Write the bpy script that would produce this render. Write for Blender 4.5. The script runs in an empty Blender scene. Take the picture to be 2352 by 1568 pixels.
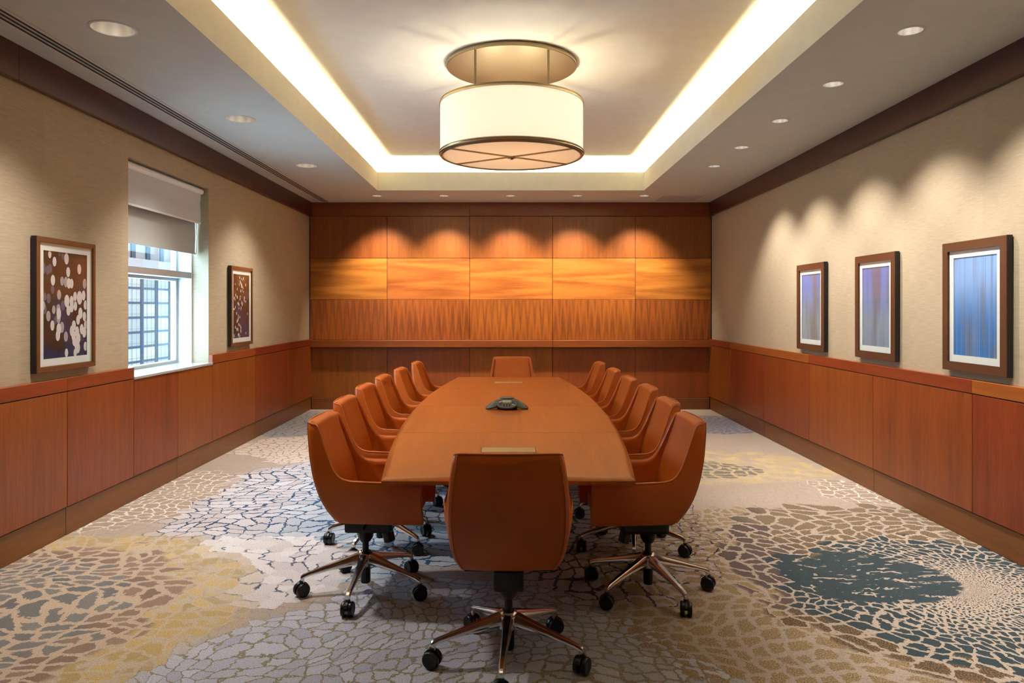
import bpy, bmesh, math, random
from mathutils import Vector, Matrix
PI = math.pi
R = math.radians
C = bpy.context.scene.collection
scene = bpy.context.scene

# ------------------------------------------------------------------ nodes
class NT:
    """small helper round a node tree"""
    def __init__(s, mat):
        s.t = mat.node_tree; s.n = s.t.nodes; s.l = s.t.links
    def put(s, sock, v):
        if v is None: return
        if isinstance(v, bpy.types.NodeSocket): s.l.new(v, sock)
        else:
            if hasattr(sock, 'default_value'):
                dv = sock.default_value
                if hasattr(dv, '__len__') and not isinstance(dv, str):
                    if not hasattr(v, '__len__'): v = (v,) * len(dv)
                    v = tuple(v)
                    if len(dv) == 4 and len(v) == 3: v = v + (1,)
                sock.default_value = v
    def node(s, typ, ins=None, **props):
        nd = s.n.new(typ)
        for k, v in props.items(): setattr(nd, k, v)
        for k, v in (ins or {}).items(): s.put(nd.inputs[k], v)
        return nd
    def m(s, op, a, b=None, c=None, clamp=False):
        nd = s.node('ShaderNodeMath', operation=op, use_clamp=clamp)
        s.put(nd.inputs[0], a)
        if b is not None: s.put(nd.inputs[1], b)
        if c is not None: s.put(nd.inputs[2], c)
        return nd.outputs[0]
    def v(s, op, a, b=None):
        nd = s.node('ShaderNodeVectorMath', operation=op)
        s.put(nd.inputs[0], a)
        if b is not None: s.put(nd.inputs[1], b)
        return nd.outputs['Value'] if op in ('LENGTH', 'DISTANCE', 'DOT_PRODUCT') else nd.outputs[0]
    def mix(s, f, a, b, blend='MIX'):
        nd = s.node('ShaderNodeMix', data_type='RGBA', blend_type=blend)
        s.put(nd.inputs[0], f); s.put(nd.inputs[6], a); s.put(nd.inputs[7], b)
        return nd.outputs[2]
    def sep(s, v):
        nd = s.node('ShaderNodeSeparateXYZ', {0: v}); return nd.outputs
    def comb(s, x, y, z):
        nd = s.node('ShaderNodeCombineXYZ'); s.put(nd.inputs[0], x); s.put(nd.inputs[1], y); s.put(nd.inputs[2], z)
        return nd.outputs[0]
    def noise(s, vec, scale, detail=2.0, rough=0.5, out='Fac', dist=0.0):
        nd = s.node('ShaderNodeTexNoise', {'Vector': vec, 'Scale': scale, 'Detail': detail, 'Roughness': rough, 'Distortion': dist})
        return nd.outputs[out]
    def ss(s, x, a, b):
        nd = s.node('ShaderNodeMapRange', interpolation_type='SMOOTHSTEP')
        s.put(nd.inputs[0], x); s.put(nd.inputs[1], a); s.put(nd.inputs[2], b)
        return nd.outputs[0]
    def lin(s, x, a, b, c=0.0, d=1.0):
        nd = s.node('ShaderNodeMapRange'); s.put(nd.inputs[0], x); s.put(nd.inputs[1], a); s.put(nd.inputs[2], b)
        s.put(nd.inputs[3], c); s.put(nd.inputs[4], d)
        return nd.outputs[0]
    def coord(s): return s.node('ShaderNodeTexCoord').outputs['Object']
    def rnd(s): return s.node('ShaderNodeObjectInfo').outputs['Random']

def newmat(name):
    m = bpy.data.materials.new(name); m.use_nodes = True
    t = NT(m); b = t.n['Principled BSDF']
    return m, t, b

def plain(name, col, rough=0.5, metal=0.0, coat=0.0, bump=0.0, bscale=300, spec=0.5, emit=None, estr=0):
    m, t, b = newmat(name)
    c = t.noise(t.coord(), 8, 3)
    t.put(b.inputs['Base Color'], t.mix(t.lin(c, .3, .7, 0, .35), col, tuple(x * .86 for x in col)))
    b.inputs['Roughness'].default_value = rough; b.inputs['Metallic'].default_value = metal
    b.inputs['Coat Weight'].default_value = coat; b.inputs['Coat Roughness'].default_value = .08
    b.inputs['Specular IOR Level'].default_value = spec
    if emit: t.put(b.inputs['Emission Color'], emit); b.inputs['Emission Strength'].default_value = estr
    if bump:
        bp = t.node('ShaderNodeBump', {'Strength': bump, 'Distance': .002, 'Height': t.noise(t.coord(), bscale, 2)})
        t.put(b.inputs['Normal'], bp.outputs[0])
    return m

def wood(name, light, dark, axis='z', rough=.36, coat=.12, figure=0.0, vary=.25, grain=1.0, per=.105, freq=9.0, rise=.8, bump=.05, spec=.4):
    """axis = direction of the grain"""
    m, t, b = newmat(name)
    P = t.coord(); rn = t.rnd()
    off = t.m('MULTIPLY', rn, 37.0)
    P = t.v('ADD', P, t.comb(off, off, off))
    s = {'x': (.7, 13, 13), 'y': (13, .7, 13), 'z': (13, 13, .7)}[axis]
    Q = t.v('MULTIPLY', P, s)
    n1 = t.noise(Q, 1.6, 5 if bump else 3, .62, dist=.35 if bump else 0.0)
    n2 = t.noise(t.v('MULTIPLY', P, tuple(5.5 * k for k in s)), 1.8, 3, .6)
    n3 = t.noise(t.v('MULTIPLY', P, tuple(.3 * k for k in s)), 1.0, 2)
    f = t.m('ADD', t.m('MULTIPLY', n1, .42), t.m('ADD', t.m('MULTIPLY', n2, .44), t.m('MULTIPLY', n3, .24)))
    if figure:
        # cathedral figure: book-matched nested arches
        xs = t.sep(P)
        if axis == 'z': u, w = xs[0], xs[2]
        else: u, w = xs[2], xs[0]
        pp = t.node('ShaderNodeMath', operation='PINGPONG'); t.put(pp.inputs[0], u); pp.inputs[1].default_value = per
        uu = t.m('MULTIPLY', t.m('SUBTRACT', pp.outputs[0], per * .45), .105 / per)
        fld = t.m('ADD', t.m('MULTIPLY', t.m('MULTIPLY', uu, uu), 190.0), t.m('MULTIPLY', w, rise))
        fld = t.m('ADD', fld, t.m('MULTIPLY', n1, .30))
        arch = t.m('ADD', t.m('MULTIPLY', t.m('SINE', t.m('MULTIPLY', fld, freq)), .5), .5)
        f = t.m('ADD', t.m('MULTIPLY', f, 1 - figure), t.m('MULTIPLY', arch, figure))
    k = t.lin(f, .55 - .23 / grain, .55 + .23 / grain)
    col = t.mix(k, dark, light)
    h = t.node('ShaderNodeHueSaturation', {'Hue': t.lin(rn, 0, 1, .5 - .012 * vary / .25, .5 + .008), 'Saturation': 1.0,
                                           'Value': t.lin(rn, 0, 1, 1 - vary * .6, 1 + vary * .4), 'Color': col})
    t.put(b.inputs['Base Color'], h.outputs[0])
    b.inputs['Roughness'].default_value = rough; b.inputs['Specular IOR Level'].default_value = spec
    b.inputs['Coat Weight'].default_value = coat; b.inputs['Coat Roughness'].default_value = .22
    if bump:
        bp = t.node('ShaderNodeBump', {'Strength': bump, 'Distance': .001, 'Height': n2})
        t.put(b.inputs['Normal'], bp.outputs[0])
    return m

def leather(name, col, dk):
    m, t, b = newmat(name)
    P = t.coord()
    a = t.noise(P, 5, 3); f = t.noise(P, 260, 2)
    t.put(b.inputs['Base Color'], t.mix(t.lin(a, .3, .7), col, dk))
    t.put(b.inputs['Roughness'], t.lin(f, .3, .7, .36, .46))
    vo = t.node('ShaderNodeTexVoronoi', {'Vector': P, 'Scale': 420.0})
    bp = t.node('ShaderNodeBump', {'Strength': .10, 'Distance': .0006, 'Height': vo.outputs['Distance']})
    t.put(b.inputs['Normal'], bp.outputs[0])
    b.inputs['Specular IOR Level'].default_value = .34
    return m

def wallpaper(name, light, dark, axis='y'):
    m, t, b = newmat(name)
    P = t.coord()
    s = (9, 9, 330) if axis == 'y' else (9, 9, 330)
    n1 = t.noise(t.v('MULTIPLY', P, s), 1.0, 4, .65)
    n2 = t.noise(t.v('MULTIPLY', P, (40, 40, 900)), 1.0, 2, .6)
    f = t.m('ADD', t.m('MULTIPLY', n1, .7), t.m('MULTIPLY', n2, .3))
    col = t.mix(t.lin(f, .36, .62), dark, light)
    # drop joints between the strips of grasscloth give each a small tone of its own
    y = t.sep(P)[1]
    strip = t.m('FLOOR', t.m('DIVIDE', y, .92))
    wn = t.node('ShaderNodeTexWhiteNoise', noise_dimensions='1D'); t.put(wn.inputs['W'], strip)
    h = t.node('ShaderNodeHueSaturation', {'Value': t.lin(wn.outputs[0], 0, 1, .96, 1.04), 'Color': col})
    t.put(b.inputs['Base Color'], h.outputs[0]); b.inputs['Roughness'].default_value = .75
    b.inputs['Specular IOR Level'].default_value = .25
    bp = t.node('ShaderNodeBump', {'Strength': .35, 'Distance': .0015, 'Height': f})
    t.put(b.inputs['Normal'], bp.outputs[0])
    return m

M = {}
RED_L, RED_D = (.32, .072, .012), (.115, .020, .0035)
M['wood_v'] = wood('walnut_vertical', RED_L, RED_D, 'z', figure=0.0, grain=1.05, vary=.17)
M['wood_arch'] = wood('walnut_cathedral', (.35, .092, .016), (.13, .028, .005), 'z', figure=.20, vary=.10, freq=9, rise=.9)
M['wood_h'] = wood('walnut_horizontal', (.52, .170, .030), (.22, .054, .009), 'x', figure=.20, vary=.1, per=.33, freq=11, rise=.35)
M['wood_backv'] = wood('walnut_back_vertical', (.30, .080, .016), (.12, .026, .005), 'z', vary=.12)
M['wood_railx'] = wood('rail_wood_across', (.27, .066, .013), (.12, .024, .005), 'x', vary=.2)
M['wood_raily'] = wood('rail_wood_along', (.31, .072, .015), (.15, .031, .006), 'y', vary=.4)
M['wood_base'] = wood('baseboard_wood_along', (.22, .080, .019), (.125, .042, .009), 'y', vary=.2, rough=.42)
M['wood_basex'] = wood('baseboard_wood_across', (.22, .080, .019), (.125, .042, .009), 'x', vary=.2, rough=.42)
M['crown'] = wood('crown_wood_along', (.075, .014, .006), (.034, .007, .004), 'y', vary=.3, rough=.38, coat=.3)
M['table'] = wood('table_veneer', (.45, .116, .015), (.27, .056, .007), 'y', vary=.05, rough=.3, coat=.0, spec=.3, grain=1.0, figure=.12, per=.24, freq=20, rise=.5, bump=0.0)
M['table_edge'] = wood('table_edge', (.42, .13, .03), (.27, .075, .018), 'y', vary=.02, rough=.28, coat=.4, grain=.8)
M['groove'] = plain('groove_shadow_wood', (.03, .010, .004), .7)
M['leather'] = leather('tan_leather', (.50, .110, .012), (.44, .090, .009))
M['piping'] = leather('tan_piping_painted_sheen', (.54, .145, .022), (.48, .120, .015))  # paler than the leather: edge reflection painted into the colour
M['chrome'] = plain('polished_aluminium', (.78, .77, .75), .14, 1.0)
M['black'] = plain('black_plastic', (.007, .007, .008), .3, spec=.35)
M['blackmetal'] = plain('black_metal', (.018, .018, .02), .3, .4)
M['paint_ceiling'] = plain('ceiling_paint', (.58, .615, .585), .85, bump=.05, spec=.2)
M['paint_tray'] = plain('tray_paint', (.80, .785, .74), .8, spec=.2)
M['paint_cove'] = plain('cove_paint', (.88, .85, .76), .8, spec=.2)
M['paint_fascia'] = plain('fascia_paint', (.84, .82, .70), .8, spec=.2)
M['white_paint'] = plain('white_window_paint', (.86, .86, .86), .45)
M['alu'] = plain('anodised_aluminium', (.36, .36, .35), .4, .3)
M['stone'] = plain('grey_stone_sill', (.42, .42, .40), .12, coat=.3)
M['bronze'] = plain('brushed_bronze', (.21, .16, .10), .38, .7)
M['bronze_dark'] = plain('dark_bronze', (.24, .185, .12), .28, .85)
M['brass_plate'] = plain('satin_brass_plate', (.46, .38, .20), .4, .5)
M['wall'] = wallpaper('grasscloth', (.45, .362, .252), (.335, .264, .176))
M['mat_board'] = plain('mat_board', (.80, .78, .74), .8)
M['frame_brown'] = plain('brown_frame', (.085, .031, .013), .4, coat=.05)
M['frame_wood'] = wood('thin_wood_frame', (.17, .06, .022), (.08, .025, .010), 'z', vary=.05)
M['gold_fillet'] = plain('gold_fillet', (.40, .27, .10), .35, .7)
M['frame_side'] = plain('black_frame_side', (.008, .006, .006), .5)
M['vent_dark'] = plain('dark_void', (.006, .006, .006), .8)
M['grille'] = plain('grey_grille', (.44, .43, .42), .6)
M['phone'] = plain('charcoal_phone', (.035, .040, .033), .38)
M['phone_face'] = plain('grey_phone_face', (.075, .085, .09), .4)
M['phone_key'] = plain('dark_phone_keys', (.025, .028, .03), .45)
M['phone_key_light'] = plain('pale_phone_keys', (.55, .55, .42), .45)
M['lcd'] = plain('phone_screen', (.40, .41, .30), .25)
M['trim_white'] = plain('lamp_trim_white', (.62, .60, .57), .4)

def reflector(name, col, rough):
    m, t, b = newmat(name)
    P = t.coord(); xs = t.sep(P)
    ang = t.m('ARCTAN2', xs[1], xs[0])
    f = t.m('ADD', t.m('MULTIPLY', t.m('SINE', t.m('MULTIPLY', ang, 9.0)), .5), .5)
    t.put(b.inputs['Base Color'], t.mix(f, col, tuple(.8 * c for c in col)))
    b.inputs['Metallic'].default_value = 1; b.inputs['Roughness'].default_value = rough
    return m
M['reflector'] = reflector('spun_reflector', (.88, .86, .82), .42)

def emis(name, col, s):
    m, t, b = newmat(name)
    t.put(b.inputs['Base Color'], (.8, .8, .8))
    t.put(b.inputs['Emission Color'], col); b.inputs['Emission Strength'].default_value = s
    return m
M['lens'] = emis('lamp_lens', (1, .94, .82), 16)
M['lens_dim'] = emis('lamp_lens_dim', (1, .88, .68), 9)

def shade_mat(name, col, e, ecol):
    m, t, b = newmat(name)
    P = t.coord()
    w = t.noise(t.v('MULTIPLY', P, (60, 60, 260)), 1, 2)
    c = t.mix(t.lin(w, .3, .7, 0, .12), col, tuple(x * .9 for x in col))
    tr = t.node('ShaderNodeBsdfTranslucent', {'Color': c})
    di = t.node('ShaderNodeBsdfDiffuse', {'Color': c})
    mx = t.node('ShaderNodeMixShader', {0: .5, 1: di.outputs[0], 2: tr.outputs[0]})
    em = t.node('ShaderNodeEmission', {'Color': ecol, 'Strength': e})
    ad = t.node('ShaderNodeAddShader', {0: mx.outputs[0], 1: em.outputs[0]})
    t.l.new(ad.outputs[0], t.n['Material Output'].inputs[0])
    return m
M['shade'] = shade_mat('cream_drum_shade', (.90, .89, .86), .17, (1, .92, .76))
M['diffuser'] = shade_mat('opal_diffuser', (.78, .64, .50), .08, (1, .80, .6))

def glass_mat():
    m, t, b = newmat('clear_glass')
    tr = t.node('ShaderNodeBsdfTransparent', {'Color': (.96, .98, .98)})
    gl = t.node('ShaderNodeBsdfGlossy', {'Color': (1, 1, 1), 'Roughness': .02})
    fr = t.node('ShaderNodeFresnel', {'IOR': 1.45})
    ge = t.node('ShaderNodeNewGeometry')
    fac = t.m('MULTIPLY', fr.outputs[0], t.m('SUBTRACT', 1.0, ge.outputs['Backfacing']))
    mx = t.node('ShaderNodeMixShader', {0: fac, 1: tr.outputs[0], 2: gl.outputs[0]})
    t.l.new(mx.outputs[0], t.n['Material Output'].inputs[0])
    return m
M['glass'] = glass_mat()

def fabric(name, col, trans=.15):
    m, t, b = newmat(name)
    P = t.coord()
    n = t.noise(t.v('MULTIPLY', P, (300, 300, 300)), 1, 2)
    c = t.mix(t.lin(n, .35, .65), col, tuple(x * .9 for x in col))
    t.put(b.inputs['Base Color'], c); b.inputs['Roughness'].default_value = .9
    tl = t.node('ShaderNodeBsdfTranslucent', {'Color': c})
    mx = t.node('ShaderNodeMixShader', {0: trans, 1: b.outputs[0], 2: tl.outputs[0]})
    t.l.new(mx.outputs[0], t.n['Material Output'].inputs[0])
    return m
M['blind_a'] = fabric('blind_fabric_pale', (.66, .67, .69), .06)
M['blind_b'] = fabric('blind_fabric_grey', (.52, .53, .51), .045)

def carpet():
    m, t, b = newmat('patterned_carpet')
    P = t.coord(); xy = t.sep(P)
    P2 = t.comb(xy[0], xy[1], 0.0)
    wn = t.noise(P2, 1.3, 1, .5, out='Color')
    W = t.v('ADD', P2, t.v('MULTIPLY', t.v('SUBTRACT', wn, (.5, .5, .5)), (.55, .55, 0)))
    fine = t.noise(P2, 26, 2, .5, out='Color')
    W = t.v('ADD', W, t.v('MULTIPLY', t.v('SUBTRACT', fine, (.5, .5, .5)), (.05, .05, 0)))
    speck = t.noise(P2, 150, 2)

    def voro(vec, scale, rnd=.62):
        e = t.node('ShaderNodeTexVoronoi', {'Vector': vec, 'Scale': scale, 'Randomness': rnd}, feature='DISTANCE_TO_EDGE', voronoi_dimensions='2D')
        f = t.node('ShaderNodeTexVoronoi', {'Vector': vec, 'Scale': scale, 'Randomness': rnd}, feature='F1', voronoi_dimensions='2D')
        return e.outputs['Distance'], f.outputs['Position'], t.sep(f.outputs['Color'])
    edge_n = t.noise(P2, 55, 2)
    line_n = t.noise(P2, 4.5, 2)

    def ell(p, cx, cy, rx, ry, wob=0.16):
        d = t.v('SUBTRACT', p, (cx, cy, 0)); d = t.v('DIVIDE', d, (rx, ry, 1))
        q = t.v('LENGTH', t.v('MULTIPLY', d, (1, 1, 0)))
        return t.m('ADD', q, t.m('MULTIPLY', t.m('SUBTRACT', t.noise(p, 1.7, 2), .5), wob * 2.5))
    def inside(q, r=1.0, s=.03): return t.ss(q, r + s, r - s)
    def line(e, w, n=.03, soft=.02):
        ww = t.m('ADD', w, t.m('MULTIPLY', t.m('SUBTRACT', edge_n, .5), n * 2))
        return t.ss(e, t.m('ADD', ww, soft), ww)
    def both(a, c): return t.m('MULTIPLY', a, c)

    # brick-like cells, longer across the room than along it
    e1, p1, r1 = voro(t.v('MULTIPLY', W, (1.0, 1.12, 1)), 8.2)
    p1 = t.v('DIVIDE', p1, (1.0, 1.12, 1))
    e2, p2, r2 = voro(W, 10.0, .7)
    e5, p5, r5 = voro(W, 12.5, .75)

    # ground: taupe with barely darker cell drawing
    big = t.noise(P2, .8, 2)
    base = t.mix(t.lin(big, .3, .7), (.37, .30, .245), (.45, .375, .32))
    e0, p0, r0 = voro(W, 11.5)
    base = t.mix(both(line(e0, .04), .30), base, (.26, .21, .18))
    col = base

    # far grey drawing by the back of the room
    col = t.mix(inside(ell(p1, -2.2, 9.5, 1.3, 1.15)), col, t.mix(line(e1, .05), (.30, .29, .29), (.12, .12, .14)))
    col = t.mix(both(inside(ell(p0, 2.75, 9.3, .75, .75)), .9), col, t.mix(line(e0, .10), (.13, .17, .26), (.34, .30, .29)))
    # pale cells with tan drawing
    col = t.mix(inside(ell(p2, -1.95, 7.75, .95, .72)), col, t.mix(line(e2, .05), (.62, .53, .45), (.30, .22, .17)))
    # blue drawing on lavender white cells
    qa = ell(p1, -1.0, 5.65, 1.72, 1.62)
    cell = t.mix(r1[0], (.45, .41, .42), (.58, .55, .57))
    cell = t.mix(t.ss(xy[0], -1.9, -1.2), cell, t.mix(r1[0], (.33, .40, .48), (.46, .51, .58)))  # cells turn bluer towards the table: window daylight painted into the carpet
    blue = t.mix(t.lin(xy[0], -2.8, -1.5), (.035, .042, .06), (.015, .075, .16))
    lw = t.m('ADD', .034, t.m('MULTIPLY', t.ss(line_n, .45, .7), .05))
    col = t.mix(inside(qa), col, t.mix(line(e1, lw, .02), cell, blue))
    # dark drawing under the right of the table
    col = t.mix(inside(ell(p1, .6, 4.9, .8, 1.15)), col, t.mix(line(e1, .06), (.42, .35, .32), (.03, .028, .04)))
    # whiter broken drawing in front of it
    qw = ell(p2, -1.5, 4.2, .62, .55)
    ln = both(line(e2, .05), t.ss(t.noise(P2, 6, 2), .5, .58))
    col = t.mix(inside(qw), col, t.mix(ln, t.mix(r2[1], (.55, .51, .52), (.72, .69, .70)), (.05, .07, .12)))

    # medallion by the window wall: grey and brown strokes, yellow ring
    rc_ = t.v('LENGTH', t.v('MULTIPLY', t.v('SUBTRACT', W, (-2.75, 3.5, 0)), (1, 1, 0)))
    e4, p4, r4 = voro(t.v('MULTIPLY', W, (8.2, 11.0, 1)), 1.0, .85)
    rj = t.m('ADD', rc_, t.m('MULTIPLY', t.m('SUBTRACT', r4[0], .5), .16))
    yj_ = ell(p2, -2.6, 3.5, 1.0, 1.0, .12)
    yel = t.mix(both(r2[0], speck), (.40, .29, .12), (.74, .52, .20))
    yel = t.mix(both(line(e2, .09, .05), .75), yel, (.52, .44, .34))
    yel = t.mix(t.ss(t.noise(P2, 9, 3), .50, .64), yel, (.50, .42, .32))
    col = t.mix(both(inside(yj_, 1.25, .1), .9), col, yel)
    gap = (.50, .395, .30)
    stroke = t.mix(inside(rj, .80), t.mix(r4[1], (.22, .14, .11), (.30, .21, .16)), t.mix(r4[1], (.13, .135, .14), (.22, .21, .20)))
    col = t.mix(inside(rj, 1.05), col, t.mix(line(e4, .13, .09), stroke, gap))

    # lavender cells with olive drawing in the foreground
    qb = ell(p5, -.3, 2.55, 1.25, 1.5, .08)
    lav = t.mix(r5[1], (.38, .395, .49), (.52, .525, .61))
    ol = t.mix(t.ss(speck, .40, .60), (.15, .14, .10), (.36, .31, .21))
    lw2 = t.m('ADD', .03, t.m('MULTIPLY', t.lin(xy[0], -1.6, .6), .055))
    col = t.mix(inside(qb), col, t.mix(line(e5, lw2, .06, .03), lav, ol))

    # cream cell outlines by both walls
    for (cx, cy, rx, ry) in ((-2.75, 5.75, .42, 1.0), (2.95, 6.0, .42, .42)):
        e_, p_ = (e2, p2)
        col = t.mix(inside(ell(p_, cx, cy, rx, ry)), col, t.mix(line(e_, .055, .02), (.36, .28, .22), (.74, .68, .60)))

    # yellow patch by the right wall with grey strokes in its heart
    yl = t.mix(both(r2[0], speck), (.42, .34, .22), (.66, .50, .24))
    col = t.mix(both(inside(ell(p2, 1.95, 6.9, 1.05, .75), 1.0, .1), t.ss(t.noise(P2, 7, 3), .38, .52)), col, yl)
    col = t.mix(both(inside(ell(p2, 1.75, 6.75, .5, .34)), t.m('SUBTRACT', 1.0, line(e2, .12, .08))), col, (.17, .145, .12))

    # right medallion: speckled gold bricks outside, brown ring, teal heart with rays
    gs = t.ss(speck, .42, .58)
    gold = t.mix(gs, (.15, .095, .045), (.40, .28, .13))
    qg_ = ell(p2, 1.9, 3.75, 1.4, 1.75, .10)
    col = t.mix(both(both(inside(qg_), .85), t.m('SUBTRACT', 1.0, line(e2, .13, .10))), col, gold)
    beige = (.42, .345, .28)
    MC = (2.45, 3.85)
    de = t.sep(t.v('SUBTRACT', W, (MC[0], MC[1], 0)))
    re_ = t.m('SQRT', t.m('ADD', both(de[0], de[0]), both(de[1], de[1])))
    ve = t.comb(t.m('MULTIPLY', t.m('LOGARITHM', t.m('MAXIMUM', re_, .02), 2.71828), 10.0), t.m('MULTIPLY', t.m('ARCTAN2', de[1], t.m('MULTIPLY', de[0], -1.0)), 10.0), 0.0)
    e3, p3, r3 = voro(ve, 1.0, .75)
    qe = ell(W, 2.38, 3.85, .92, .86, .06)
    qr = ell(W, 2.38, 4.15, 1.12, 1.42, .06)
    jit = t.m('MULTIPLY', t.m('SUBTRACT', r3[0], .5), .20)
    lw3 = t.m('ADD', .09, t.m('MULTIPLY', t.ss(re_, .75, .1), .16))
    strokes = line(e3, lw3, .08)
    brown = t.mix(t.ss(speck, .44, .6), (.045, .030, .022), (.24, .16, .08))
    brown = t.mix(t.lin(xy[1], 4.4, 5.0), brown, t.mix(gs, (.12, .085, .06), (.26, .19, .12)))
    purple = t.mix(speck, (.06, .042, .042), (.15, .11, .105))
    ringcol = t.mix(both(t.ss(t.m('ADD', xy[0], t.m('MULTIPLY', r3[1], .3)), 1.95, 1.75), t.ss(xy[1], 3.5, 3.7)), brown, purple)
    col = t.mix(inside(t.m('ADD', qr, jit), 1.0, .02), col, t.mix(strokes, ringcol, beige))
    teal = t.mix(speck, (.008, .020, .028), (.045, .075, .092))
    holes = t.ss(t.noise(t.v('MULTIPLY', P2, (4.5, 13, 1)), 1.6, 3), .60, .55)
    blot = both(inside(ell(P2, 1.95, 4.08, .48, .42, .25)), holes)
    heart = t.mix(both(strokes, t.m('SUBTRACT', 1.0, blot)), teal, beige)
    col = t.mix(inside(t.m('ADD', qe, jit), 1.0, .02), col, heart)

    pile = t.noise(P2, 260, 2)
    pl2 = t.noise(P2, 130, 3)
    fac = t.m('ADD', t.m('MULTIPLY', pile, .6), t.m('MULTIPLY', pl2, .4))
    h = t.node('ShaderNodeHueSaturation', {'Value': t.lin(fac, .34, .66, .56, 1.22), 'Color': col})
    t.put(b.inputs['Base Color'], h.outputs[0])
    b.inputs['Roughness'].default_value = .95; b.inputs['Specular IOR Level'].default_value = .1
    b.inputs['Sheen Weight'].default_value = .15
    bp = t.node('ShaderNodeBump', {'Strength': .5, 'Distance': .004, 'Height': fac})
    t.put(b.inputs['Normal'], bp.outputs[0])
    return m
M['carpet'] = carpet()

# ------------------------------------------------------------------ mesh helpers
def quad(bm, pts, mi=0, smooth=False):
    f = bm.faces.new([bm.verts.new(p) for p in pts]); f.material_index = mi; f.smooth = smooth; return f
def box(bm, x0, x1, y0, y1, z0, z1, bev=0.0, seg=2, mi=0):
    r = bmesh.ops.create_cube(bm, size=1.0)
    vs = r['verts']
    for v in vs:
        v.co = Vector(((x0 + x1) / 2 + v.co.x * (x1 - x0), (y0 + y1) / 2 + v.co.y * (y1 - y0), (z0 + z1) / 2 + v.co.z * (z1 - z0)))
    fs = set(f for v in vs for f in v.link_faces)
    for f in fs: f.material_index = mi
    if bev:
        es = list(set(e for v in vs for e in v.link_edges))
        bmesh.ops.bevel(bm, geom=es, offset=bev, segments=seg, affect='EDGES', profile=.6, clamp_overlap=True)
def lathe(bm, prof, n=32, ctr=(0, 0, 0), axis='z', mi=0, smooth=True, close=False):
    rings = []
    for (r, h) in prof:
        ring = []
        for k in range(n):
            a = 2 * PI * k / n
            p = (r * math.cos(a), r * math.sin(a), h)
            if axis == 'x': p = (h, p[0], p[1])
            elif axis == 'y': p = (p[0], h, p[1])
            ring.append(bm.verts.new((p[0] + ctr[0], p[1] + ctr[1], p[2] + ctr[2])))
        rings.append(ring)
    m = len(rings)
    for i in range(m if close else m - 1):
        A, B = rings[i], rings[(i + 1) % m]
        for k in range(n):
            f = bm.faces.new((A[k], A[(k + 1) % n], B[(k + 1) % n], B[k])); f.smooth = smooth; f.material_index = mi
    if not close:
        for ring in (rings[0], rings[-1]):
            f = bm.faces.new(ring); f.material_index = mi
    return rings
def loft(bm, sections, caps=True, smooth=True, mi=0):
    rs = [[bm.verts.new(p) for p in s] for s in sections]
    n = len(rs[0])
    for i in range(len(rs) - 1):
        for k in range(n):
            f = bm.faces.new((rs[i][k], rs[i][(k + 1) % n], rs[i + 1][(k + 1) % n], rs[i + 1][k])); f.smooth = smooth; f.material_index = mi
    if caps:
        for s in (rs[0], rs[-1]):
            f = bm.faces.new(s); f.material_index = mi
    return rs
def tube(bm, pts, r, n=8, mi=0):
    pts = [Vector(p) for p in pts]
    secs = []
    for i, p in enumerate(pts):
        d = (pts[min(i + 1, len(pts) - 1)] - pts[max(i - 1, 0)]).normalized()
        a = Vector((0, 0, 1)) if abs(d.z) < .9 else Vector((1, 0, 0))
        u = d.cross(a).normalized(); w = d.cross(u)
        secs.append([p + u * (r * math.cos(2 * PI * k / n)) + w * (r * math.sin(2 * PI * k / n)) for k in range(n)])
    loft(bm, secs, mi=mi)
def obj(name, bm, mats, parent=None, sharp=40, label=None):
    bmesh.ops.recalc_face_normals(bm, faces=bm.faces[:])
    me = bpy.data.meshes.new(name)
    for e in bm.edges:
        if len(e.link_faces) == 2 and e.calc_face_angle(0) > R(sharp): e.smooth = False
    bm.to_mesh(me); bm.free()
    for mm in (mats if isinstance(mats, (list, tuple)) else [mats]): me.materials.append(M[mm] if isinstance(mm, str) else mm)
    o = bpy.data.objects.new(name, me); C.objects.link(o)
    if parent: o.parent = parent
    if label: o['label'] = label
    return o
def boxobj(name, mat, b, parent=None, bev=0.0, seg=2, label=None):
    bm = bmesh.new(); box(bm, *b, bev=bev, seg=seg); return obj(name, bm, mat, parent, label=label)
def thing(name, label, cat, loc=(0, 0, 0), rz=0, group=None):
    o = bpy.data.objects.new(name, None); C.objects.link(o); o.empty_display_size = .1
    o.location = loc; o.rotation_euler = (0, 0, rz)
    o['label'] = label; o['category'] = cat
    if group: o['group'] = group
    return o
def root(name, label, cat):
    o = thing(name, label, cat); o['kind'] = 'structure'; return o
def struct(o, label, cat):
    o['kind'] = 'structure'; o['label'] = label; o['category'] = cat; return o

# ------------------------------------------------------------------ room constants
HC = 1.495            # eye height
XL, XR = -2.94, 3.0   # grasscloth planes
WL, WR = -2.90, 2.96  # wainscot fronts
YB = 10.72            # back panelling
YF = -1.7             # wall behind the camera
ZC = 3.05
ZT = 3.467
RAIL0, RAIL1 = .95, 1.035

# floor
bm = bmesh.new(); box(bm, XL - .35, XR + .1, YF - .1, YB + .15, -.06, 0)
struct(obj('floor', bm, 'carpet'), 'patterned carpet of taupe, blue, yellow and teal cells', 'floor')

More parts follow.
